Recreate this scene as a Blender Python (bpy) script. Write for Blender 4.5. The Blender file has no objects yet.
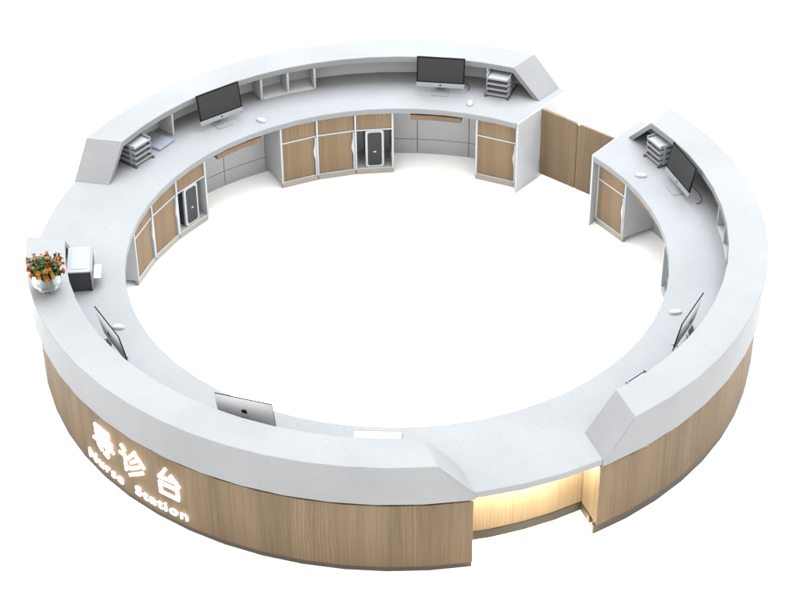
import bpy, bmesh, math, random
from math import sin, cos, asin, radians as R, degrees, pi
from mathutils import Matrix, Vector

random.seed(7)
S = bpy.context.scene
COL = S.collection

# ------------------------------------------------------------------ materials
def new_mat(name):
    m = bpy.data.materials.new(name); m.use_nodes = True
    nt = m.node_tree
    return m, nt, nt.nodes['Principled BSDF']

EXPO = .30
K = 2**-EXPO
def plain(name, col, rough=0.5, metal=0.0, var=0.06, scale=9.0, spec=0.25, k=K):
    """plain surface with faint procedural mottling and roughness variation"""
    m, nt, b = new_mat(name)
    col = [c*k for c in col]
    tc = nt.nodes.new('ShaderNodeTexCoord')
    n = nt.nodes.new('ShaderNodeTexNoise'); n.inputs['Scale'].default_value = scale; n.inputs['Detail'].default_value = 5
    nt.links.new(tc.outputs['Object'], n.inputs['Vector'])
    r = nt.nodes.new('ShaderNodeValToRGB')
    c0 = [max(0, c*(1-var)) for c in col]; c1 = [min(1, c*(1+var)) for c in col]
    r.color_ramp.elements[0].color = (*c0, 1); r.color_ramp.elements[0].position = .3
    r.color_ramp.elements[1].color = (*c1, 1); r.color_ramp.elements[1].position = .7
    nt.links.new(n.outputs['Fac'], r.inputs['Fac']); nt.links.new(r.outputs['Color'], b.inputs['Base Color'])
    mr = nt.nodes.new('ShaderNodeMapRange'); mr.inputs['To Min'].default_value = rough*.85; mr.inputs['To Max'].default_value = min(1, rough*1.15)
    nt.links.new(n.outputs['Fac'], mr.inputs['Value']); nt.links.new(mr.outputs['Result'], b.inputs['Roughness'])
    b.inputs['Metallic'].default_value = metal
    b.inputs['Specular IOR Level'].default_value = spec
    return m

def quartz(name, col):
    """off-white engineered stone: fine pale and grey flecks over a soft cloud"""
    m, nt, b = new_mat(name); col = [c*K for c in col]
    L = nt.links.new
    tc = nt.nodes.new('ShaderNodeTexCoord')
    cl = nt.nodes.new('ShaderNodeTexNoise'); cl.inputs['Scale'].default_value = 1.6; cl.inputs['Detail'].default_value = 6
    L(tc.outputs['Object'], cl.inputs['Vector'])
    rc = nt.nodes.new('ShaderNodeValToRGB')
    rc.color_ramp.elements[0].color = (*[c*.95 for c in col], 1); rc.color_ramp.elements[0].position = .35
    rc.color_ramp.elements[1].color = (*[min(1, c*1.04) for c in col], 1); rc.color_ramp.elements[1].position = .65
    L(cl.outputs['Fac'], rc.inputs['Fac'])
    v = nt.nodes.new('ShaderNodeTexVoronoi'); v.inputs['Scale'].default_value = 34
    L(tc.outputs['Object'], v.inputs['Vector'])
    lt = nt.nodes.new('ShaderNodeMapRange'); lt.inputs['From Min'].default_value = .14; lt.inputs['From Max'].default_value = .34
    lt.inputs['To Min'].default_value = 1; lt.inputs['To Max'].default_value = 0
    L(v.outputs['Distance'], lt.inputs['Value'])
    sep = nt.nodes.new('ShaderNodeSeparateColor'); L(v.outputs['Color'], sep.inputs['Color'])
    gt = nt.nodes.new('ShaderNodeMath'); gt.operation = 'GREATER_THAN'; gt.inputs[1].default_value = .50
    L(sep.outputs['Red'], gt.inputs[0])
    mu = nt.nodes.new('ShaderNodeMath'); mu.operation = 'MULTIPLY'; L(lt.outputs['Result'], mu.inputs[0]); L(gt.outputs[0], mu.inputs[1])
    mu2 = nt.nodes.new('ShaderNodeMath'); mu2.operation = 'MULTIPLY'; L(mu.outputs[0], mu2.inputs[0]); mu2.inputs[1].default_value = .30
    mix = nt.nodes.new('ShaderNodeMix'); mix.data_type = 'RGBA'
    L(mu2.outputs[0], mix.inputs['Factor']); L(rc.outputs['Color'], mix.inputs[6])
    fl = nt.nodes.new('ShaderNodeValToRGB'); fl.color_ramp.interpolation = 'CONSTANT'
    fl.color_ramp.elements[0].color = (*[c*.66 for c in col], 1)
    fl.color_ramp.elements[1].color = (*[min(1, c*1.25) for c in col], 1); fl.color_ramp.elements[1].position = .6
    L(sep.outputs['Green'], fl.inputs['Fac']); L(fl.outputs['Color'], mix.inputs[7])
    L(mix.outputs[2], b.inputs['Base Color'])
    b.inputs['Roughness'].default_value = .5
    b.inputs['Specular IOR Level'].default_value = .06
    return m

def wood(name, light, dark, seed=0.0, contrast=1.0):
    """oak veneer, grain running along V of the UV map (metres)"""
    m, nt, b = new_mat(name); L = nt.links.new
    light = [c*K for c in light]; dark = [c*K for c in dark]
    tc = nt.nodes.new('ShaderNodeTexCoord')
    # slow warp so the grain wanders
    mp0 = nt.nodes.new('ShaderNodeMapping'); mp0.inputs['Scale'].default_value = (2.2, 3.2, 1); mp0.inputs['Location'].default_value = (seed, seed*.7, seed)
    L(tc.outputs['UV'], mp0.inputs['Vector'])
    w = nt.nodes.new('ShaderNodeTexNoise'); w.inputs['Scale'].default_value = 1.5; w.inputs['Detail'].default_value = 3
    L(mp0.outputs['Vector'], w.inputs['Vector'])
    sub = nt.nodes.new('ShaderNodeVectorMath'); sub.operation = 'MULTIPLY_ADD'
    L(w.outputs['Color'], sub.inputs[0]); sub.inputs[1].default_value = (.035, 0, 0); L(tc.outputs['UV'], sub.inputs[2])
    def streak(sx, sy, det, rough):
        mp = nt.nodes.new('ShaderNodeMapping'); mp.inputs['Scale'].default_value = (sx, sy, 1); mp.inputs['Location'].default_value = (seed*3.1, seed, seed)
        L(sub.outputs[0], mp.inputs['Vector'])
        n = nt.nodes.new('ShaderNodeTexNoise'); n.inputs['Scale'].default_value = 1; n.inputs['Detail'].default_value = det; n.inputs['Roughness'].default_value = rough
        L(mp.outputs['Vector'], n.inputs['Vector'])
        return n
    broad = streak(4.5, .25, 2, .5)
    mid = streak(26, .7, 4, .6)
    fine = streak(150, 3.0, 3, .6)
    band = streak(1.7, .05, 1, .5)          # where the cathedral lines cluster
    wav = nt.nodes.new('ShaderNodeTexWave'); wav.wave_type = 'BANDS'; wav.bands_direction = 'X'
    wav.inputs['Scale'].default_value = 11; wav.inputs['Distortion'].default_value = 5.5; wav.inputs['Detail'].default_value = 3; wav.inputs['Detail Scale'].default_value = 1.4
    mpw = nt.nodes.new('ShaderNodeMapping'); mpw.inputs['Scale'].default_value = (1, .16, 1); mpw.inputs['Location'].default_value = (seed, 0, seed*2)
    L(sub.outputs[0], mpw.inputs['Vector']); L(mpw.outputs['Vector'], wav.inputs['Vector'])
    lines = nt.nodes.new('ShaderNodeMapRange'); lines.inputs['From Min'].default_value = .86; lines.inputs['From Max'].default_value = 1.0
    L(wav.outputs['Fac'], lines.inputs['Value'])
    bm_ = nt.nodes.new('ShaderNodeMapRange'); bm_.inputs['From Min'].default_value = .54; bm_.inputs['From Max'].default_value = .66
    L(band.outputs['Fac'], bm_.inputs['Value'])
    lm = nt.nodes.new('ShaderNodeMath'); lm.operation = 'MULTIPLY'; L(lines.outputs['Result'], lm.inputs[0]); L(bm_.outputs['Result'], lm.inputs[1])
    def mul(a, k):
        n = nt.nodes.new('ShaderNodeMath'); n.operation = 'MULTIPLY'; L(a, n.inputs[0]); n.inputs[1].default_value = k; return n.outputs[0]
    def add(a, c):
        n = nt.nodes.new('ShaderNodeMath'); n.operation = 'ADD'; L(a, n.inputs[0]); L(c, n.inputs[1]); return n.outputs[0]
    tot = add(add(mul(broad.outputs['Fac'], .55), mul(mid.outputs['Fac'], .45)), mul(fine.outputs['Fac'], .32))
    tot = add(tot, mul(lm.outputs[0], .22))
    mr = nt.nodes.new('ShaderNodeMapRange'); mr.inputs['From Min'].default_value = .66-.27/contrast; mr.inputs['From Max'].default_value = .66+.30/contrast
    L(tot, mr.inputs['Value'])
    rp = nt.nodes.new('ShaderNodeValToRGB')
    rp.color_ramp.elements[0].color = (*dark, 1); rp.color_ramp.elements[1].color = (*light, 1)
    e = rp.color_ramp.elements.new(.5); e.color = (*[(a*.52+c*.48) for a, c in zip(light, dark)], 1)
    L(mr.outputs['Result'], rp.inputs['Fac']); L(rp.outputs['Color'], b.inputs['Base Color'])
    b.inputs['Roughness'].default_value = .62; b.inputs['Specular IOR Level'].default_value = .06
    bp = nt.nodes.new('ShaderNodeBump'); bp.inputs['Strength'].default_value = .12; bp.inputs['Distance'].default_value = .002
    L(tot, bp.inputs['Height']); L(bp.outputs['Normal'], b.inputs['Normal'])
    return m

def glow(name, col, strength):
    m, nt, b = new_mat(name)
    b.inputs['Base Color'].default_value = (*col, 1)
    b.inputs['Emission Color'].default_value = (*col, 1); b.inputs['Emission Strength'].default_value = strength
    return m

WHITE_A = (.208, .208, .2085)
M = dict(
    stone=quartz('white_stone', WHITE_A),
    panel=plain('pale_grey_laminate', (.345, .345, .336), .5, var=.025),
    panel2=plain('white_end_panel', (.40, .403, .405), .5, var=.03),
    carcass=plain('white_laminate', (.38, .383, .386), .45, var=.02),
    seam=plain('dark_joint', (.035, .033, .032), .7),
    joint=plain('grey_joint', (.13, .13, .127), .7),
    wood=wood('oak_veneer', (.186, .133, .084), (.080, .055, .034), 0.0),
    wood2=wood('oak_fronts', (.236, .165, .101), (.120, .079, .046), 4.7),
    wood3=wood('oak_gate', (.185, .130, .080), (.105, .071, .043), 9.1),
    ply=plain('pale_plinth_board', (.30, .27, .222), .5, var=.05),
    shaded_plinth=plain('shaded_brown_plinth', (.012, .0092, .007), .6, var=.12),  # plinth brown with shade put into the colour, offsets the niche LED glow
    plinth=plain('brown_plinth', (.056, .043, .032), .5, var=.12),
    black=plain('black_plastic', (.006, .006, .0065), .5, var=.1, spec=.06),
    screen=plain('dark_screen', (.030, .0295, .029), .5, var=.01, spec=.12),
    alu=plain('silver_metal', (.185, .188, .193), .42, 0.0, var=.02),
    chin=plain('bright_silver_chin', (.27, .275, .28), .4, .1, var=.02),
    whitep=plain('white_plastic', (.32, .325, .333), .35, var=.02),
    backmetal=plain('brushed_silver_back', (.56, .57, .585), .5, var=.02),
    framep=plain('light_silver_frame', (.36, .365, .375), .4, var=.02),
    printer=plain('printer_white', (.215, .217, .219), .4, var=.015),
    greyp=plain('grey_tray_plastic', (.27, .278, .292), .4, var=.05),
    darkgrey=plain('charcoal_plastic', (.045, .049, .056), .4, var=.1),
    towerface=plain('dark_mesh_front', (.020, .019, .0165), .5, var=.2, scale=160),
    lilac=plain('lilac_paper', (.215, .218, .262), .6, var=.08),
    paper=plain('white_paper', (.30, .30, .30), .7, var=.02),
    sign=glow('lit_letter', (1, .95, .86), 5.0),
    led=glow('warm_led', (1, .94, .72), 760),
    led2=glow('warm_led_dim', (1, .80, .45), 24),
    leaf=plain('leaf_green', (.030, .062, .008), .5, var=.45, scale=40),
    stem=plain('stem_green', (.05, .09, .02), .5, var=.3),
    red=plain('petal_red', (.26, .022, .010), .5, var=.3, scale=50),
    orange=plain('petal_orange', (.36, .085, .015), .5, var=.3, scale=50),
    yellow=plain('petal_yellow', (.40, .19, .02), .5, var=.2, scale=50),
)
g, nt, b = new_mat('clear_glass')
b.inputs['Base Color'].default_value = (.93, .94, .96, 1); b.inputs['Transmission Weight'].default_value = .94
b.inputs['Roughness'].default_value = .08; b.inputs['IOR'].default_value = 1.25
n_ = nt.nodes.new('ShaderNodeTexNoise'); n_.inputs['Scale'].default_value = 18
bp_ = nt.nodes.new('ShaderNodeBump'); bp_.inputs['Strength'].default_value = .12; bp_.inputs['Distance'].default_value = .004
nt.links.new(n_.outputs['Fac'], bp_.inputs['Height']); nt.links.new(bp_.outputs['Normal'], b.inputs['Normal'])
M['glass'] = g

# ------------------------------------------------------------------ mesh helpers
SEG = R(6.0)

class MB:
    def __init__(s): s.v = []; s.f = []; s.uv = []
    def poly(s, pts, uvs=None):
        k = len(s.v); s.v += [tuple(p) for p in pts]; s.f.append(tuple(range(k, k+len(pts))))
        s.uv.append(uvs or [(p[0]+p[1], p[2]) for p in pts])
    def box(s, x0, x1, y0, y1, z0, z1, T=None):
        P = [(x0,y0,z0),(x1,y0,z0),(x1,y1,z0),(x0,y1,z0),(x0,y0,z1),(x1,y0,z1),(x1,y1,z1),(x0,y1,z1)]
        W = [T @ Vector(p) for p in P] if T is not None else [Vector(p) for p in P]
        k = len(s.v); s.v += [tuple(w) for w in W]
        for q, ax in (((0,3,2,1),(0,1)),((4,5,6,7),(0,1)),((0,1,5,4),(0,2)),((1,2,6,5),(1,2)),((2,3,7,6),(0,2)),((3,0,4,7),(1,2))):
            s.f.append(tuple(k+i for i in q)); s.uv.append([(P[i][ax[0]]+x0*.37, P[i][ax[1]]) for i in q])
    def prism(s, outline, y0, y1, T=None):
        """outline in (x,z), extruded along y from y0 (front) to y1"""
        n = len(outline)
        A = [Vector((x, y0, z)) for x, z in outline]; B = [Vector((x, y1, z)) for x, z in outline]
        if T is not None: A = [T @ p for p in A]; B = [T @ p for p in B]
        k = len(s.v); s.v += [tuple(p) for p in A+B]
        s.f.append(tuple(range(k, k+n))); s.uv.append([(x, z) for x, z in outline])
        s.f.append(tuple(range(k+2*n-1, k+n-1, -1))); s.uv.append([(x, z) for x, z in reversed(outline)])
        for i in range(n):
            j = (i+1) % n
            s.f.append((k+i, k+n+i, k+n+j, k+j))
            s.uv.append([(outline[i][0], outline[i][1]), (outline[i][0]+y1-y0, outline[i][1]), (outline[j][0]+y1-y0, outline[j][1]), (outline[j][0], outline[j][1])])
    def arc(s, prof, ts, te, cap=True):
        """closed profile [(r,z)..] swept about the ring's axis; ts/te give start and end angle for each (r,z)"""
        fs = ts if callable(ts) else (lambda r, z: ts)
        fe = te if callable(te) else (lambda r, z: te)
        a = sum(fs(*p) for p in prof)/len(prof); e = sum(fe(*p) for p in prof)/len(prof)
        n = max(1, int(round(abs(e-a)/SEG))); m = len(prof); k = len(s.v)
        L = [0]
        for i in range(m):
            p, q = prof[i], prof[(i+1) % m]; L.append(L[-1]+math.hypot(p[0]-q[0], p[1]-q[1]))
        TH = []
        for i in range(n+1):
            row = []
            for r, z in prof:
                t = fs(r, z)+(fe(r, z)-fs(r, z))*i/n; row.append(t); s.v.append((r*cos(t), r*sin(t), z))
            TH.append(row)
        for i in range(n):
            for j in range(m):
                jj = (j+1) % m
                s.f.append((k+i*m+j, k+i*m+jj, k+(i+1)*m+jj, k+(i+1)*m+j))
                r0 = max(prof[j][0], prof[jj][0])
                s.uv.append([(TH[i][j]*r0, L[j]), (TH[i][jj]*r0, L[j+1]), (TH[i+1][jj]*r0, L[j+1]), (TH[i+1][j]*r0, L[j])])
        if cap:
            s.f.append(tuple(k+j for j in reversed(range(m)))); s.uv.append([prof[j] for j in reversed(range(m))])
            s.f.append(tuple(k+n*m+j for j in range(m))); s.uv.append([prof[j] for j in range(m)])
    def tube(s, pts, rad, sides=8, cap=True):
        pts = [Vector(p) for p in pts]; n = len(pts); k = len(s.v)
        rads = rad if isinstance(rad, (list, tuple)) else [rad]*n
        up = Vector((0, 0, 1))
        for i, p in enumerate(pts):
            d = (pts[min(i+1, n-1)]-pts[max(i-1, 0)]).normalized()
            a = d.cross(up)
            if a.length < 1e-3: a = d.cross(Vector((1, 0, 0)))
            a.normalize(); c = d.cross(a)
            for q in range(sides):
                t = 2*pi*q/sides; s.v.append(tuple(p+(a*cos(t)+c*sin(t))*rads[i]))
        for i in range(n-1):
            for q in range(sides):
                qq = (q+1) % sides
                s.f.append((k+i*sides+q, k+i*sides+qq, k+(i+1)*sides+qq, k+(i+1)*sides+q)); s.uv.append([(0,0),(1,0),(1,1),(0,1)])
        if cap:
            s.f.append(tuple(k+q for q in reversed(range(sides)))); s.uv.append([(0,0)]*sides)
            s.f.append(tuple(k+(n-1)*sides+q for q in range(sides))); s.uv.append([(0,0)]*sides)
    def lathe(s, prof, n=40, c=(0,0,0)):
        k = len(s.v); m = len(prof)
        for i in range(n):
            t = 2*pi*i/n
            for r, z in prof: s.v.append((c[0]+r*cos(t), c[1]+r*sin(t), c[2]+z))
        for i in range(n):
            ii = (i+1) % n
            for j in range(m-1):
                s.f.append((k+i*m+j, k+ii*m+j, k+ii*m+j+1, k+i*m+j+1)); s.uv.append([(0,0),(1,0),(1,1),(0,1)])

def obj(name, mb, mat, parent=None, world=False, bevel=0, seg=2, smooth=35, fix=True):
    me = bpy.data.meshes.new(name)
    vs = mb.v
    if world and parent is not None:
        top = parent
        while top.parent: top = top.parent
        inv = (Matrix.Translation(top.location) @ Matrix.Rotation(top.rotation_euler.z, 4, 'Z')).inverted()
        vs = [tuple(inv @ Vector(v)) for v in vs]
    me.from_pydata(vs, [], mb.f)
    uvl = me.uv_layers.new(name='UVMap')
    i = 0
    for p, uv in zip(me.polygons, mb.uv):
        for li, c in zip(p.loop_indices, uv): uvl.data[li].uv = c
    if fix:
        bm = bmesh.new(); bm.from_mesh(me); bmesh.ops.recalc_face_normals(bm, faces=bm.faces); bm.to_mesh(me); bm.free()
    me.materials.append(mat)
    if smooth:
        me.polygons.foreach_set('use_smooth', [True]*len(me.polygons)); me.set_sharp_from_angle(angle=R(smooth))
    me.update()
    o = bpy.data.objects.new(name, me); COL.objects.link(o)
    if parent is not None: o.parent = parent
    if bevel:
        md = o.modifiers.new('bevel', 'BEVEL'); md.width = bevel; md.segments = seg; md.limit_method = 'ANGLE'; md.angle_limit = R(50)
    return o

def tag(o, label, cat, group=None):
    o['label'] = label; o['category'] = cat
    if group: o['group'] = group
    return o

def thing(name, label, cat, loc=(0,0,0), rz=0.0, group=None):
    o = bpy.data.objects.new(name, None); COL.objects.link(o)
    o.location = loc; o.rotation_euler = (0, 0, rz); o.empty_display_size = .1
    return tag(o, label, cat, group)

def dup(root, loc, rz, label, group=None):
    r = root.copy(); COL.objects.link(r); r.location = loc; r.rotation_euler = (0, 0, rz)
    r['label'] = label
    if group: r['group'] = group
    for ch in list(root.children):
        c = ch.copy(); COL.objects.link(c); c.parent = r
        for gch in list(ch.children):
            d = gch.copy(); COL.objects.link(d); d.parent = c
    return r

def pol(r, deg, z=0.0): return (r*cos(R(deg)), r*sin(R(deg)), z)
def facing(deg, yaw=0): return R(deg-90+yaw)     # local -Y looks at the ring's centre

# ------------------------------------------------------------------ dimensions (metres, ring centred on the origin)
RO, RLI, RWALL, RWI = 2.980, 2.667, 2.875, 2.217
H1, LT = 1.034, .055                 # ledge top, ledge thickness
W, WT = .75, .055                    # worktop
ZA = .685                            # bottom of the white apron
RWD = 2.946                          # wood skirt
RREC = 2.672                         # recessed wood wall in the openings
MID = [R(49.8), R(168.5), R(289.8)]  # middles of the three openings
OFF_T, OFF_B, GATE = .750, .490, .405

def off(z): return OFF_B+(OFF_T-OFF_B)*max(0, min(1, (z-W)/(H1-W)))
def start_after(m, extra=0.0, flat=None): return lambda r, z: m+asin(((off(z) if flat is None else flat)+extra)/r)
def end_before(m, extra=0.0, flat=None): return lambda r, z: m-asin(((off(z) if flat is None else flat)+extra)/r)
SECT = [(MID[0], MID[1]), (MID[1], MID[2]), (MID[2], MID[0]+2*pi)]

# ------------------------------------------------------------------ the floor
fl = MB(); fl.poly([(-70,-70,0),(70,-70,0),(70,70,0),(-70,70,0)])
floor = obj('floor', fl, plain('white_studio_floor', (.95, .95, .945), .9, var=.004, scale=.6, spec=0.0, k=1), smooth=0)
floor['kind'] = 'structure'

# ------------------------------------------------------------------ the ring counter
counter = thing('ring_counter', 'large white and oak ring shaped reception counter with glowing front niche', 'counter')

wt = MB()
wt.arc([(RWI, W-WT), (2.972, W-WT), (2.972, W), (RWI, W)], start_after(MID[0], flat=GATE+.019), end_before(MID[0]+2*pi, flat=GATE+.019))
obj('worktop', wt, M['stone'], counter, bevel=.006)

def radial_plate(mb, deg, r0, r1, z0, z1, t):
    T = Matrix.Rotation(R(deg), 4, 'Z')
    mb.box(r0, r1, -t/2, t/2, z0, z1, T)

div_angles = [[(71.5,), (137.8,), (106.1, 111.6, 117.2)],
              [(190.5,), (256.3,), (225.0, 230.5, 236.0)],
              [(26.0,), (-38.0,), (-4.9, .6, 6.2)]]
for k, (ma, mb_) in enumerate(SECT):
    def fil(cx, cz, rr, a0, a1): return [(cx+rr*cos(R(t)), cz+rr*sin(R(t))) for t in (a0, (a0+a1)/2, a1)]
    fr_ = .007
    outer = fil(RO-fr_, ZA+fr_, fr_, -90, 0)+fil(RO-fr_, H1-fr_, fr_, 0, 90)+fil(RLI+fr_, H1-fr_, fr_, 90, 180)
    sh = MB()
    sh.arc(outer+[(RLI, H1-LT), (RWALL, H1-LT), (RWALL, W+.002), (2.9745, W+.002), (2.9745, ZA)],
           start_after(ma, .054), end_before(mb_, .054), cap=False)
    hutch = obj('raised_ledge', sh, M['stone'], counter, fix=False, smooth=20)
    ep = MB(); pr = outer+[(RLI, W+.002), (2.9745, W+.002), (2.9745, ZA)]
    ep.arc(pr, start_after(ma), start_after(ma, .054))
    obj('end_panel', ep, M['stone'], hutch, smooth=20)
    ep = MB(); ep.arc(pr, end_before(mb_, .054), end_before(mb_))
    obj('end_panel', ep, M['stone'], hutch, smooth=20)
    bl = MB(); bl.arc([(RWALL-.006, W+.0025), (RWALL-.0015, W+.0025), (RWALL-.0015, H1-LT-.0015), (RWALL-.006, H1-LT-.0015)], start_after(ma, .056), end_before(mb_, .056))
    obj('brightening_liner', bl, M['carcass'], hutch)  # added paler liner, its colour brightens the shaded back wall under the ledge
    for grp in div_angles[k]:
        for a in grp:
            d = MB(); radial_plate(d, a, RLI+.008, RWALL-.008, W+.002, H1-LT-.002, .02)
            obj('divider', d, M['carcass'], hutch, bevel=.002)
        if len(grp) == 3:
            d = MB(); d.arc([(RLI+.008, W+.002), (RWALL-.008, W+.002), (RWALL-.008, W+.022), (RLI+.008, W+.022)], R(grp[0]+.3), R(grp[2]-.3))
            obj('shelf_board', d, M['carcass'], hutch)
    # shadow joint, wood skirt, plinth
    j = MB(); j.arc([(2.90, .58), (2.926, .58), (2.926, ZA+.002), (2.90, ZA+.002)], start_after(ma, .012), end_before(mb_, .012))
    obj('shadow_joint', j, M['seam'], counter)
    ph = .046 if k < 2 else .078
    sk = MB(); sk.arc([(RWD-.022, ph+.002), (RWD, ph+.002), (RWD, ZA-.041), (RWD-.022, ZA-.041)], start_after(ma), end_before(mb_))
    obj('wood_skirt', sk, M['wood'], counter, bevel=.002)
    pl = MB(); pl.arc([(RWD-.045, 0), (RWD-.008, 0), (RWD-.008, ph), (RWD-.045, ph)], start_after(ma, -.02 if k == 2 else .004), end_before(mb_, .004))
    obj('plinth', pl, M['plinth'], counter)

# recessed niches in the left and the front opening
for k in (1, 2):
    m = MID[k]
    rw = MB(); rw.arc([(RREC-.02, .08), (RREC, .08), (RREC, W-WT-.002), (RREC-.02, W-WT-.002)], end_before(m, .012), start_after(m, .012))
    obj('niche_wall', rw, M['wood'], counter)
    rp = MB(); rp.arc([(RREC-.02, 0), (RREC+.008, 0), (RREC+.008, .078), (RREC-.02, .078)], end_before(m, .012), start_after(m, .012))
    obj('plinth', rp, M['shaded_plinth'], counter)
    T = Matrix.Rotation(m, 4, 'Z')
    for sgn in (-1, 1):
        y0, y1 = sorted((sgn*(OFF_B+.004), sgn*(OFF_B+.024)))
        r1 = MB(); r1.box(RREC-.06+.03, RWD-.06, y0, y1, .08, ZA-.004, T)
        obj('niche_return', r1, M['wood'], counter)
        y0, y1 = sorted((sgn*(OFF_B-.002), sgn*(OFF_B+.022)))
        r2 = MB(); r2.box(RREC-.05+.02, RWD-.16, y0, y1, 0, .078, T)
        obj('plinth', r2, M['shaded_plinth'], counter)
    ld = MB(); ld.arc([(2.905, W-WT-.034), (2.915, W-WT-.034), (2.915, W-WT-.001), (2.905, W-WT-.001)], end_before(m, -.03), start_after(m, -.03))
    rail = obj('light_rail', ld, M['alu'], counter)
    ld = MB(); ld.arc([(2.900, W-WT-.032), (2.9045, W-WT-.032), (2.9045, W-WT-.004), (2.900, W-WT-.004)], end_before(m, -.03), start_after(m, -.03))
    obj('led_strip', ld, M['led'], rail)
    lf = MB(); lf.box(RREC+.06, RWD-.09, OFF_B-.030, OFF_B-.018, .004, .016, T)
    obj('led_strip', lf, M['led2'], counter)

# end panels at the gate passage
T0 = Matrix.Rotation(MID[0], 4, 'Z')
for sgn in (-1, 1):
    y0, y1 = sorted((sgn*GATE, sgn*(GATE+.018)))
    e = MB(); e.box(2.186, 2.955, y0, y1, 0, W-.0005, T0)
    obj('end_wall', e, M['panel2'], counter, bevel=.002)

# inner modesty wall: pale panels with dark joints
A0, A1 = 60.3, 399.3
back = MB(); back.arc([(2.655, .01), (2.668, .01), (2.668, W-WT-.002), (2.655, W-WT-.002)], R(A0+.2), R(A1-.2))
obj('modesty_backing', back, M['joint'], counter)
mp = MB()
joints = [A0, 74.9, 85.6, 101, 117.5, 127.0, 137.0, 152, 168, 184, 200, 216, 232, 248, 264, 280, 296, 312, 328, 344, 354, 363.5, 374, 385, A1]
for a, c in zip(joints, joints[1:]):
    for z0, z1 in ((0, .155), (.161, W-WT-.003)):
        mp.arc([(2.640, z0), (2.653, z0), (2.653, z1), (2.640, z1)], R(a+.07), R(c-.07))
obj('modesty_wall', mp, M['panel'], counter)

# ------------------------------------------------------------------ swing gate
gate = thing('swing_gate', 'low two leaf oak gate closing the passage through the ring', 'gate', pol(2.55, 49.8))
Tg = Matrix.Rotation(MID[0], 4, 'Z') @ Matrix.Translation((2.55, 0, 0)) @ Matrix.Rotation(pi/2, 4, 'Z')
def leaf_outline(x0, x1, inner_right):
    z0, z1, c = .045, .74, .035
    pts = [(x0, z0), (x1, z0)]
    if inner_right: pts += [(x1, z1-c)] + [(x1-c+c*cos(t), z1-c+c*sin(t)) for t in (R(30), R(60), R(90))] + [(x0, z1)]
    else: pts += [(x1, z1)] + [(x0+c-c*sin(t), z1-c+c*cos(t)) for t in (0, R(30), R(60))] + [(x0, z1-c)]
    return pts
for x0, x1, ir in ((-.398, -.004, True), (.004, .398, False)):
    lf = MB(); lf.prism(leaf_outline(x0, x1, ir), -.013, .013, Tg)
    o = obj('gate_leaf', lf, M['wood3'], gate, world=True, smooth=20)
    for z in (.16, .60):
        h = MB(); xh = x0 if ir else x1
        h.box(xh-.004, xh+.004, -.02, .02, z-.04, z+.04, Tg)
        obj('hinge', h, M['alu'], o, world=True)

# ------------------------------------------------------------------ cabinets under the worktop
RF = 2.300
def cabinet(label, angles, kinds, grp='oak fronted cabinets under the inner worktop'):
    """angles run from the viewer's left to right (seen from the middle of the ring); kinds: 'door' or 'tower' per bay"""
    c = thing('storage_cabinet', label, 'cabinet', pol(RF, (angles[0]+angles[-1])/2), 0, grp)
    car = MB(); zt = W-WT-.004
    fronts = []
    for a in angles:
        d = R(a); T = Matrix.Rotation(d, 4, 'Z')
        s = 0 if 0 < angles.index(a) < len(angles)-1 else (-.009 if a == angles[0] else .009)
        car.box(RF-.004, 2.635, -.009+s, .009+s, .052, zt, T)
    for (a, bb), kind in zip(zip(angles, angles[1:]), kinds):
        A, B = Vector(pol(RF, a)), Vector(pol(RF, bb))
        x = (B-A); Lc = x.length; x.normalize(); y = Vector((0,0,1)).cross(x)
        Tm = Matrix(((x.x, y.x, 0, A.x), (x.y, y.y, 0, A.y), (0, 0, 1, 0), (0, 0, 0, 1)))
        e = .0105
        car.box(e, Lc-e, .002, .30, .054, .066, Tm)                    # floor of the bay
        car.box(e, Lc-e, .002, .30, .475, .488, Tm)                    # rail under the drawer
        car.box(e, Lc-e, .30, .312, .067, zt-.002, Tm)                 # back
        car.box(e, Lc-e, .002, .02, zt-.016, zt-.001, Tm)
        p = MB(); p.box(.004, Lc-.004, .004, .03, 0, .05, Tm)
        obj('plinth_board', p, M['ply'], c, world=True)
        d = MB(); d.box(e+.003, Lc-e-.003, .006,   .024, .491, zt-.036, Tm)
        df = obj('drawer_front', d, M['wood2'], c, world=True, bevel=.002)
        d = MB(); d.box(e+.003, Lc-e-.003, .020, .028, zt-.034, zt-.018, Tm)
        obj('finger_pull', d, M['wood2'], df, world=True)
        if kind == 'door':
            d = MB(); d.box(e+.003, Lc-e-.020, .008, .026, .069, .471, Tm)
            dr = obj('door', d, M['wood2'], c, world=True, bevel=.002)
            h = MB(); xr = Lc-e-.004; n = 18; inner = []
            for i in range(n+1):
                z = .070+.40*i/n; u = (z-.22)/.20
                wv = .014+(.016*sin(pi*u)**2 if 0 < u < 1 else 0)
                inner.append((xr-wv+.002, z))
            h.prism([(xr, .070)] + [(xr, .47)] + list(reversed(inner)), -.008, .012, Tm)
            obj('handle', h, M['carcass'], dr, world=True, smooth=0)
    obj('carcass', car, M['carcass'], c, world=True)
    return c
cabinet('three bay oak cabinet at the back of the ring, computer tower in its right bay', [117.3, 108.3, 99.3, 90.5], ['door', 'door', 'tower'])
cabinet('three bay oak cabinet on the left inner side, computer tower in its far bay', [166.2, 156.8, 147.2, 137.6], ['door', 'door', 'tower'])
cabinet('single bay oak cabinet on the left of the swing gate, under the far tray stack', [71.4, 61.2], ['door'])
cabinet('single bay oak cabinet on the right of the swing gate', [39.0, 29.3], ['door'])
cabinet('oak cabinet almost hidden under the right wing with only its end showing', [10.4, 1.4, -7.6, -16.6], ['tower', 'door', 'door'])

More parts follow.
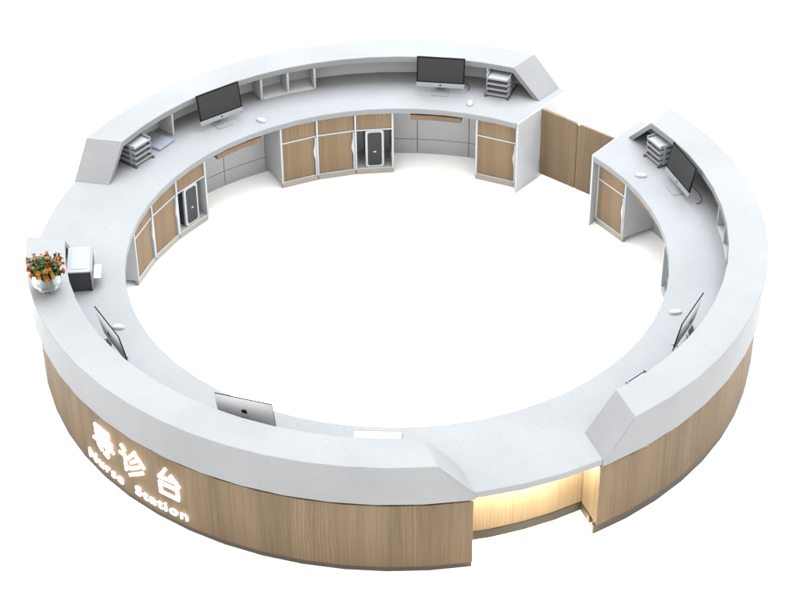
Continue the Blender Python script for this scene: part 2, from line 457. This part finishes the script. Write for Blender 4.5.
# keyboard trays in the knee spaces
def keytray(a0, a1, label):
    t = thing('keyboard_tray', label, 'keyboard tray', pol(2.28, (a0+a1)/2, .6), 0, 'pull out keyboard trays')
    f = MB(); f.arc([(2.262, .605), (2.280, .605), (2.280, .655), (2.262, .655)], R(a0), R(a1))
    obj('front_lip', f, M['wood2'], t, world=True)
    s = MB(); s.arc([(2.281, .612), (2.56, .612), (2.56, .628), (2.281, .628)], R(a0), R(a1))
    obj('sliding_board', s, M['wood2'], t, world=True)
    for a in (a0+.25, a1-.25):
        r = MB(); radial_plate(r, a, 2.30, 2.60, .630, W-WT-.003, .014)
        obj('slide_rail', r, M['darkgrey'], t, world=True)
keytray(122.3, 134.6, 'oak keyboard tray under the worktop in the left rear knee space')
keytray(74.8, 86.6, 'oak keyboard tray under the worktop in the right rear knee space')
keytray(13.5, 25.2, 'oak keyboard tray under the right wing worktop, mostly hidden by its curved edge')

# ------------------------------------------------------------------ computer towers
tw = thing('computer_tower', 'silver framed dark computer tower in the cabinet at the back of the ring', 'computer', (0,0,0), 0, 'computer towers')
def rrect(w, h, r, z0=0, n=5, bulge=0):
    P = []
    for cx, cz, a in ((w/2-r, z0+r, -90), (w/2-r, z0+h-r, 0), (-w/2+r, z0+h-r, 90), (-w/2+r, z0+r, 180)):
        for i in range(n+1):
            t = R(a+90*i/n); P.append((cx+r*cos(t), cz+r*sin(t)))
    return P
bd = MB(); bd.prism(rrect(.166, .392, .012), .012, .272); obj('case', bd, M['darkgrey'], tw)
fr = MB(); fr.prism(rrect(.174, .400, .026), -.012, .0118); obj('front_frame', fr, M['framep'], tw, bevel=.004)
fm = MB(); fm.prism(rrect(.130, .354, .022, .023), -.0165, -.0125); ff = obj('mesh_front', fm, M['towerface'], tw, bevel=.0015)
lg = MB(); lg.prism(rrect(.026, .016, .005, .165), -.0195, -.0168); obj('badge', lg, M['whitep'], ff)
tm = (90.5+99.3)/2; rr = RF*cos(R(4.4))+.024
tw.location = pol(rr, tm, .0665); tw.rotation_euler.z = facing(tm)
tm = (137.6+147.2)/2; dup(tw, pol(rr, tm, .0665), facing(tm), 'silver framed dark computer tower in the cabinet on the left inner side')
tm = (10.4+1.4)/2; dup(tw, pol(rr, tm, .0665), facing(tm), 'dark computer tower hidden in the cabinet under the right wing')

# ------------------------------------------------------------------ monitors
MW, MH, TAU, MZ = .443, .290, .20, .061
FRUIT = [(0,-.36),(-.10,-.40),(-.22,-.44),(-.34,-.36),(-.45,-.17),(-.49,.05),(-.45,.25),(-.33,.38),(-.18,.40),(0,.34),
         (.18,.40),(.32,.38),(.42,.28),(.33,.14),(.31,.02),(.36,-.10),(.46,-.17),(.36,-.36),(.24,-.44),(.11,-.41)]
FLEAF = [(.02,.44),(.16,.48),(.22,.62),(.20,.70),(.08,.64),(.02,.55)]
def make_monitor(label):
    t = thing('computer_monitor', label, 'monitor', (0,0,0), 0, 'all in one monitors on the ring worktop')
    # local: x right seen from the seat, -y towards the seat, tilted back by TAU about the chin's lower edge
    T = Matrix.Translation((0, 0, MZ)) @ Matrix.Rotation(-TAU, 4, 'X')
    ch = .044
    k = MB(); k.prism([(-MW/2, ch), (MW/2, ch), (MW/2, MH), (-MW/2, MH)], 0, .010, T); bz = obj('bezel', k, M['black'], t, bevel=.002)
    k = MB(); k.prism([(-MW/2+.013, ch+.011), (MW/2-.013, ch+.011), (MW/2-.013, MH-.013), (-MW/2+.013, MH-.013)], -.0015, -.0003, T); obj('screen', k, M['screen'], bz)
    k = MB(); k.prism([(-MW/2, 0), (MW/2, 0), (MW/2, ch-.0015), (-MW/2, ch-.0015)], -.0005, .010, T); cn = obj('chin', k, M['chin'], t, bevel=.002)
    k = MB(); sc = .017
    k.prism([(x*sc, ch/2+z*sc) for x, z in FRUIT], -.002, -.0006, T); k.prism([(x*sc, ch/2+z*sc) for x, z in FLEAF], -.002, -.0006, T)
    obj('emblem', k, M['black'], cn, smooth=0)
    # softly bulged metal back
    k = MB(); nx, nz = 14, 10; base = len(k.v)
    for i in range(nz+1):
        for j in range(nx+1):
            u, v = j/nx*2-1, i/nz*2-1
            d = .0105+.012*(1-abs(u)**3)*(1-abs(v)**3)
            k.v.append(tuple(T @ Vector((u*MW/2, d, MH/2+v*MH/2))))
    for i in range(nz):
        for j in range(nx):
            q = base+i*(nx+1)+j; k.f.append((q, q+nx+1, q+nx+2, q+1)); k.uv.append([(0,0)]*4)
    bk = obj('back_shell', k, M['backmetal'], t, smooth=60, fix=False)
    k = MB(); sc = .048
    k.prism([(-x*sc, MH*.56+z*sc) for x, z in FRUIT], .0228, .0245, T); k.prism([(-x*sc, MH*.56+z*sc) for x, z in FLEAF], .0228, .0245, T)
    obj('emblem', k, M['black'], bk, smooth=0)
    # bent metal foot: plate plus raked neck
    k = MB(); k.box(-.075, .075, -.055, .105, 0, .006)
    k.prism([(-.05, .006), (.05, .006), (.043, .16), (-.043, .16)], 0, .006, Matrix.Translation((0, .098, 0)) @ Matrix.Rotation(R(16), 4, 'X'))
    obj('stand', k, M['alu'], t, bevel=.002)
    k = MB()
    pts = []
    for i in range(15):
        s = i/14
        pts.append((.06+.20*sin(s*pi*.62), .055+.02*s+.06*sin(s*pi), .12*(1-s)**1.4+.004))
    k.tube(pts, .0032, 6); obj('cable', k, M['black'], t)
    return t
mons = [(2.51, 80.54, 1.76, 'dark screened monitor at the back of the ring, left of the far tray stack'),
        (2.51, 128.34, -2.3, 'monitor with dark screen turned sideways on the left rear worktop, beside the pigeonholes'),
        (2.53, 19.45, -.53, 'monitor with steeply angled dark screen on the right wing beside the gate'),
        (2.52, -148.04, -1.48, 'monitor seen edge on from behind, near the printer and flower vase on the left'),
        (2.48, -116.06, 7.84, 'monitor showing its silver back above the front ledge, near the lit sign'),
        (2.51, -29.63, .98, 'monitor seen edge on from behind at the near right, foot showing above ledge')]
mon = None
for r, a, yaw, lab in mons:
    if mon is None:
        mon = make_monitor(lab); mon.location = pol(r, a, W); mon.rotation_euler.z = facing(a, yaw)
    else: dup(mon, pol(r, a, W), facing(a, yaw), lab)

# ------------------------------------------------------------------ mice
def make_mouse(label):
    k = MB(); nu, nv = 16, 8
    ms = []
    for i in range(nv+1):
        v = i/nv*pi/2
        for j in range(nu):
            u = 2*pi*j/nu; f = cos(v)**.55
            x, y = .030*cos(u)*f, .054*sin(u)*f
            k.v.append((x, y, .026*sin(v)*(1-.12*(y/.054))))
    for i in range(nv):
        for j in range(nu):
            jj = (j+1) % nu; k.f.append((i*nu+j, i*nu+jj, (i+1)*nu+jj, (i+1)*nu+j)); k.uv.append([(0,0)]*4)
    k.f.append(tuple(reversed(range(nu)))); k.uv.append([(0,0)]*nu)
    t = thing('computer_mouse', label, 'mouse', (0,0,0), 0, 'white computer mice')
    obj('shell', k, M['whitep'], t, smooth=50)
    w = MB(); w.box(-.003, .003, -.034, -.018, .0215, .0275); obj('scroll_wheel', w, M['greyp'], t)
    return t
mouse = None
for r, a, yaw, lab in [(2.36, 121.0, 22, 'white mouse in front of the pigeonholes on the left rear worktop'),
                       (2.385, 73.4, 10, 'white mouse in front of the far tray stack'),
                       (2.365, 26.7, -35, 'white mouse on the right wing near the gate'),
                       (2.395, -155.2, -30, 'white mouse beside the edge on monitor near the printer'),
                       (2.35, -22.0, 30, 'white mouse on the near right worktop beside the monitor seen from behind')]:
    if mouse is None: mouse = make_mouse(lab); mouse.location = pol(r, a, W); mouse.rotation_euler.z = facing(a, yaw)
    else: dup(mouse, pol(r, a, W), facing(a, yaw), lab)

# ------------------------------------------------------------------ letter trays
def make_trays(label):
    t = thing('letter_tray', label, 'letter tray', (0,0,0), 0, 'four tier letter trays')
    w, d = .205, .265
    for i in range(4):
        z = .016+.054*i; yo = .0
        k = MB()
        k.box(-w/2, w/2, 0, d, z, z+.004)
        k.box(-w/2, -w/2+.005, .0, d, z+.0042, z+.034); k.box(w/2-.005, w/2, .0, d, z+.0042, z+.034)
        k.box(-w/2+.0052, w/2-.0052, d-.005, d, z+.0042, z+.034)
        k.prism([(-w/2+.0052, z+.0042), (w/2-.0052, z+.0042), (w/2-.0052, z+.020), (-w/2+.0052, z+.020)], 0, .005)
        sh = obj('tray', k, M['greyp'], t, bevel=.0015)
        if i == 3:
            p = MB(); p.box(-w/2+.012, w/2-.012, .012, d-.012, z+.0045, z+.010); obj('paper_sheet', p, M['greyp'], sh)
    for x in (-w/2-.0035, w/2+.0035):
        for y in (.05, d-.05):
            k = MB(); k.box(x-.003, x+.003, y-.010, y+.010, .004, .20); obj('post', k, M['greyp'], t)
        k = MB(); k.box(x-.012, x+.012, -.018, d*.9, 0, .0135); obj('foot', k, M['darkgrey'], t, bevel=.003)
    return t
tray = None
for r, a, yaw, lab in [(2.565, 68.75, 2, 'grey four tier letter tray beside the sloping ledge end left of the gate'),
                       (2.585, 148.4, -6, 'grey four tier letter tray at the left rear ledge end, beside the lilac folder'),
                       (2.58, 30.0, -2, 'grey four tier letter tray on the right wing behind the mouse near the gate'),
                       (2.575, -47.5, 0, 'letter tray almost hidden behind the near right ledge, only its rim showing')]:
    if tray is None: tray = make_trays(lab); tray.location = pol(r, a, W); tray.rotation_euler.z = facing(a, yaw)
    else: dup(tray, pol(r, a, W), facing(a, yaw), lab)

# lilac folder beside the left rear trays
fo = thing('document_folder', 'lilac document folder lying flat beside the left rear letter tray', 'folder', pol(2.72, 141.6, W+.001), facing(141.6, 4))
k = MB(); k.box(-.105, .105, -.13, .13, 0, .012); obj('cover', k, M['lilac'], fo, bevel=.002)
k = MB(); k.box(-.098, .098, -.132, .122, .013, .017); obj('paper_sheet', k, M['lilac'], fo)

# ------------------------------------------------------------------ printers
def make_printer(label):
    t = thing('desktop_printer', label, 'printer', (0,0,0), 0, 'white desktop printers')
    w, d, h = .35, .198, .190
    k = MB(); k.box(-w/2+.012, w/2-.012, .012, d-.004, .006, h-.016); obj('dark_side_body', k, M['darkgrey'], t)
    k = MB(); k.prism(rrect(w, h-.004, .016, .004, 4), 0, .0115)
    sh = obj('front_cover', k, M['printer'], t, bevel=.003)
    k = MB(); k.box(-w/2, w/2, .012, d, h-.0155, h); lid = obj('lid', k, M['printer'], t, bevel=.006, seg=3)
    k = MB(); k.box(-w/2+.04, w/2-.05, .03, d-.03, h+.0003, h+.0025); obj('lid_panel', k, M['printer'], lid, bevel=.001)
    k = MB(); k.box(-w/2+.05, w/2-.05, -.003, -.0004, .085, .150); obj('output_slot', k, M['darkgrey'], sh)
    k = MB(); k.box(-w/2+.03, w/2-.03, -.002, -.0004, .160, .174); obj('control_strip', k, M['greyp'], sh)
    k = MB(); k.box(-w/2+.04, .05, -.065, -.004, .088, .094); obj('output_tray', k, M['whitep'], t, bevel=.002)
    k = MB(); k.box(-w/2, w/2, .003, d, 0, .0055); obj('base', k, M['darkgrey'], t)
    return t
pr = make_printer('white desktop printer with dark side on the left worktop beside the flower vase')
pr.location = pol(2.462, -172.0, W); pr.rotation_euler.z = facing(-172.0, -3)
dup(pr, pol(2.462, -93.4, W), facing(-93.4), 'white printer whose top just shows over the front ledge left of the glowing niche')

# ------------------------------------------------------------------ vase and flowers
vs = thing('glass_vase', 'round clear glass bowl vase on the left ledge holding orange flowers', 'vase', pol(2.84, -162.3, H1))
prof = [(0,0),(.062,0),(.066,.006),(.092,.022),(.112,.055),(.114,.09),(.102,.13),(.094,.150),(.098,.158),
        (.091,.158),(.088,.150),(.096,.128),(.107,.09),(.105,.058),(.086,.030),(.05,.018),(0,.016)]
k = MB(); k.lathe(prof, 48); obj('bowl', k, M['glass'], vs, smooth=60)
bq = thing('flower_bouquet', 'bunch of small orange, red and yellow flowers with green leaves in the glass vase', 'flowers', pol(2.84, -162.3, H1+.02))
stems, leaves = MB(), MB()
def leafquad(mb, p, d, size, tilt):
    d = d.normalized(); a = d.cross(Vector((0,0,1)))
    if a.length < .05: a = Vector((1,0,0))
    a.normalize(); a = (a*cos(tilt)+d.cross(a)*sin(tilt)); nrm = a.cross(d)
    w = size*.27
    P = [p, p+d*size*.35+a*w+nrm*size*.06, p+d*size*.7+a*w*.8, p+d*size-nrm*size*.1, p+d*size*.7-a*w*.8, p+d*size*.35-a*w+nrm*size*.06]
    mid = p+d*size*.5-nrm*size*.05
    for i in range(6): mb.poly([P[i], P[(i+1) % 6], mid])
tips = []
for i in range(64):
    a = random.uniform(0, 2*pi); rad = .150*math.sqrt(random.random()); hh = .265-3.2*rad*rad+random.uniform(-.045, .035)
    tip = Vector((rad*cos(a)*1.05, rad*sin(a)*.95, hh)); foot = Vector((random.uniform(-.04,.04), random.uniform(-.04,.04), .004))
    m1 = foot.lerp(tip, .5)*1.0; m1.x *= .6; m1.y *= .6; m1.z += .03
    pts = []
    for q in range(7):
        s = q/6; pts.append(foot*(1-s)**2+m1*2*s*(1-s)+tip*s*s)
    stems.tube(pts, [.0026]*5+[.002, .0012], 5)
    for q in range(random.randint(9, 13)):
        s = random.uniform(.45, .98); p = foot*(1-s)**2+m1*2*s*(1-s)+tip*s*s
        dv = Vector((random.gauss(0, 1), random.gauss(0, 1), random.gauss(.15, .6)))+Vector((tip.x, tip.y, 0))*5
        leafquad(leaves, p, dv, random.uniform(.026, .048), random.uniform(-1, 1))
    tips.append((tip, (tip-m1).normalized()))
# one long trailing sprig to the left
for dx, dy, hz in ((-.165, -.05, .15), (-.150, .06, .21)):
    tip = Vector((dx, dy, hz)); pts = [Vector((0,0,.05)).lerp(tip, s)+Vector((0,0,.09*sin(pi*s))) for s in [i/8 for i in range(9)]]
    stems.tube(pts, .0026, 5)
    for q in range(7):
        p = pts[3+q % 6]; leafquad(leaves, p, Vector((random.gauss(-.6, .7), random.gauss(0, .8), random.gauss(.1, .4))), .032, random.uniform(-1, 1))
    tips.append((tip, Vector((dx, dy, .1)).normalized()))
obj('stems', stems, M['stem'], bq, smooth=60)
lo = obj('leaves', leaves, M['leaf'], bq, smooth=0, fix=False); 
bq_mats = [M['orange'], M['red'], M['orange'], M['yellow']]
for i, (tip, d) in enumerate(tips[:44]):
    k = MB(); size = random.uniform(.014, .026)
    a = d.orthogonal().normalized(); c = d.cross(a)
    for lay, (n, tl, sc) in enumerate(((6, .35, 1.0), (5, .9, .7))):
        for q in range(n):
            t = 2*pi*(q+.5*lay)/n+i; e = a*cos(t)+c*sin(t); dr = (e*cos(tl)+d*sin(tl)); sd = d.cross(e)
            L_ = size*sc; p0 = tip
            P = [p0, p0+dr*L_*.5+sd*L_*.34, p0+dr*L_*.95+sd*L_*.2+d*L_*.1, p0+dr*L_*.95-sd*L_*.2+d*L_*.1, p0+dr*L_*.5-sd*L_*.34]
            k.poly(P)
    o = obj('blossom', k, bq_mats[i % 4], bq, smooth=0, fix=False)

# ------------------------------------------------------------------ illuminated lettering on the left front skirt
sg = thing('illuminated_sign', 'glowing white three Chinese characters over the words Nurse Station on oak skirt', 'sign', pol(2.95, -132, .1))
RS = RWD+.012
def on_skirt(x, y, z):           # x along the arc (m, to the right seen from outside), z up, y out of the skirt
    t = R(-141.2)+x/RS
    return ((RS+y)*cos(t), (RS+y)*sin(t), z)
CH = {
 'guide': [[(.18,.95),(.80,.95),(.80,.73),(.20,.73)], [(.18,.95),(.18,.52),(.90,.52),(.90,.64)], [(.03,.37),(.97,.37)], [(.68,.48),(.68,.03),(.52,.07)], [(.24,.27),(.38,.12)]],
 'examine': [[(.10,.95),(.22,.82)], [(.0,.62),(.20,.62),(.20,.10),(.34,.24)], [(.64,.97),(.34,.58)], [(.62,.95),(.98,.58)], [(.70,.70),(.46,.50)], [(.79,.51),(.42,.25)], [(.90,.34),(.36,-.02)]],
 'desk': [[(.44,.98),(.20,.62),(.80,.66)], [(.64,.82),(.88,.54)], [(.20,.40),(.82,.40),(.82,.04),(.20,.04),(.20,.40)]],
}
dz = [0]
def stroke(mb, pts, x0, z0, w, h, th):
    for (ax, az), (bx, bz) in zip(pts, pts[1:]):
        A = Vector((x0+ax*w, z0+az*h)); B = Vector((x0+bx*w, z0+bz*h)); d = (B-A); L_ = d.length; d.normalize(); nn = Vector((-d.y, d.x))
        A -= d*th*.46; B += d*th*.46; dz[0] += 1; y1 = .005+.0003*(dz[0] % 12)
        q = [A-nn*th/2, B-nn*th/2, B+nn*th/2, A+nn*th/2]
        k = len(mb.v)
        for y in (y1, -.004):
            for p in q: mb.v.append(on_skirt(p.x, y, p.y))
        for f in ((0,1,2,3),(7,6,5,4),(0,4,5,1),(1,5,6,2),(2,6,7,3),(3,7,4,0)):
            mb.f.append(tuple(k+i for i in f)); mb.uv.append([(0,0)]*4)
cw, chh = .262, .262
for name, deg in (('guide', -141.0), ('examine', -134.3), ('desk', -127.3)):
    k = MB(); x0 = R(deg+141.2)*RS
    for st in CH[name]: stroke(k, st, x0, .285, cw, chh, .0225 if name != 'desk' else .026)
    obj('chinese_character', k, M['sign'], sg, world=True, smooth=0)
def word(txt, d0, d1, z0, hcap):
    cu = bpy.data.curves.new('lettering', 'FONT'); cu.body = txt; cu.size = 1; cu.offset = .004; cu.extrude = .04; cu.space_character = 1.12
    cu.resolution_u = 3
    to = bpy.data.objects.new('lettering', cu); COL.objects.link(to)
    bpy.context.view_layer.update()
    me = bpy.data.meshes.new_from_object(to.evaluated_get(bpy.context.evaluated_depsgraph_get()))
    bpy.data.objects.remove(to); bpy.data.curves.remove(cu)
    xs = [v.co.x for v in me.vertices]; a, b_ = min(xs), max(xs); tot = R(d1-d0)*RS; sx = tot/(b_-a); sy = hcap/.70
    inv = (Matrix.Translation(sg.location)).inverted()
    for v in me.vertices:
        x = R(d0+141.2)*RS+(v.co.x-a)*sx
        v.co = inv @ Vector(on_skirt(x, .002+v.co.z*.12, z0+v.co.y*sy))
    me.materials.append(M['sign']); me.name = 'english_word'
    o = bpy.data.objects.new('english_word', me); COL.objects.link(o); o.parent = sg
word('Nurse', -143.0, -134.4, .118, .088)
word('Station', -131.7, -121.7, .118, .088)

# ------------------------------------------------------------------ light, world, camera
w = bpy.data.worlds.new('World'); S.world = w; w.use_nodes = True
w.node_tree.nodes['Background'].inputs['Color'].default_value = (1, .99, .975, 1)
w.node_tree.nodes['Background'].inputs['Strength'].default_value = 2.12
def area(name, loc, target, size, power, col):
    l = bpy.data.lights.new(name, 'AREA'); l.shape = 'SQUARE'; l.size = size; l.energy = power; l.color = col
    o = bpy.data.objects.new(name, l); COL.objects.link(o); o.location = loc
    o.rotation_euler = (Vector(target)-Vector(loc)).to_track_quat('-Z', 'Y').to_euler()
area('overhead_softbox', (2.0, 8.5, 20), (0, 0, 0), 20, 12300, (.80, .90, 1))

cam = bpy.data.cameras.new('Camera'); co = bpy.data.objects.new('Camera', cam); COL.objects.link(co); S.camera = co
pit, yaw, rol, f = (0.646390, 0.001688, -0.008506, 1938.478)
fw = Vector((sin(yaw)*cos(pit), cos(yaw)*cos(pit), -sin(pit))); rt = fw.cross(Vector((0,0,1))).normalized(); up = rt.cross(fw)
r2 = rt*cos(rol)+up*sin(rol); u2 = up*cos(rol)-rt*sin(rol)
co.matrix_world = Matrix(((r2.x,u2.x,-fw.x,0),(r2.y,u2.y,-fw.y,-12.9270),(r2.z,u2.z,-fw.z,9.9909),(0,0,0,1)))
cam.sensor_width = 36; cam.lens = f/800*36; cam.clip_end = 500
S.view_settings.view_transform = 'Standard'; S.view_settings.look = 'None'; S.view_settings.exposure = EXPO+.12; S.view_settings.gamma = 1
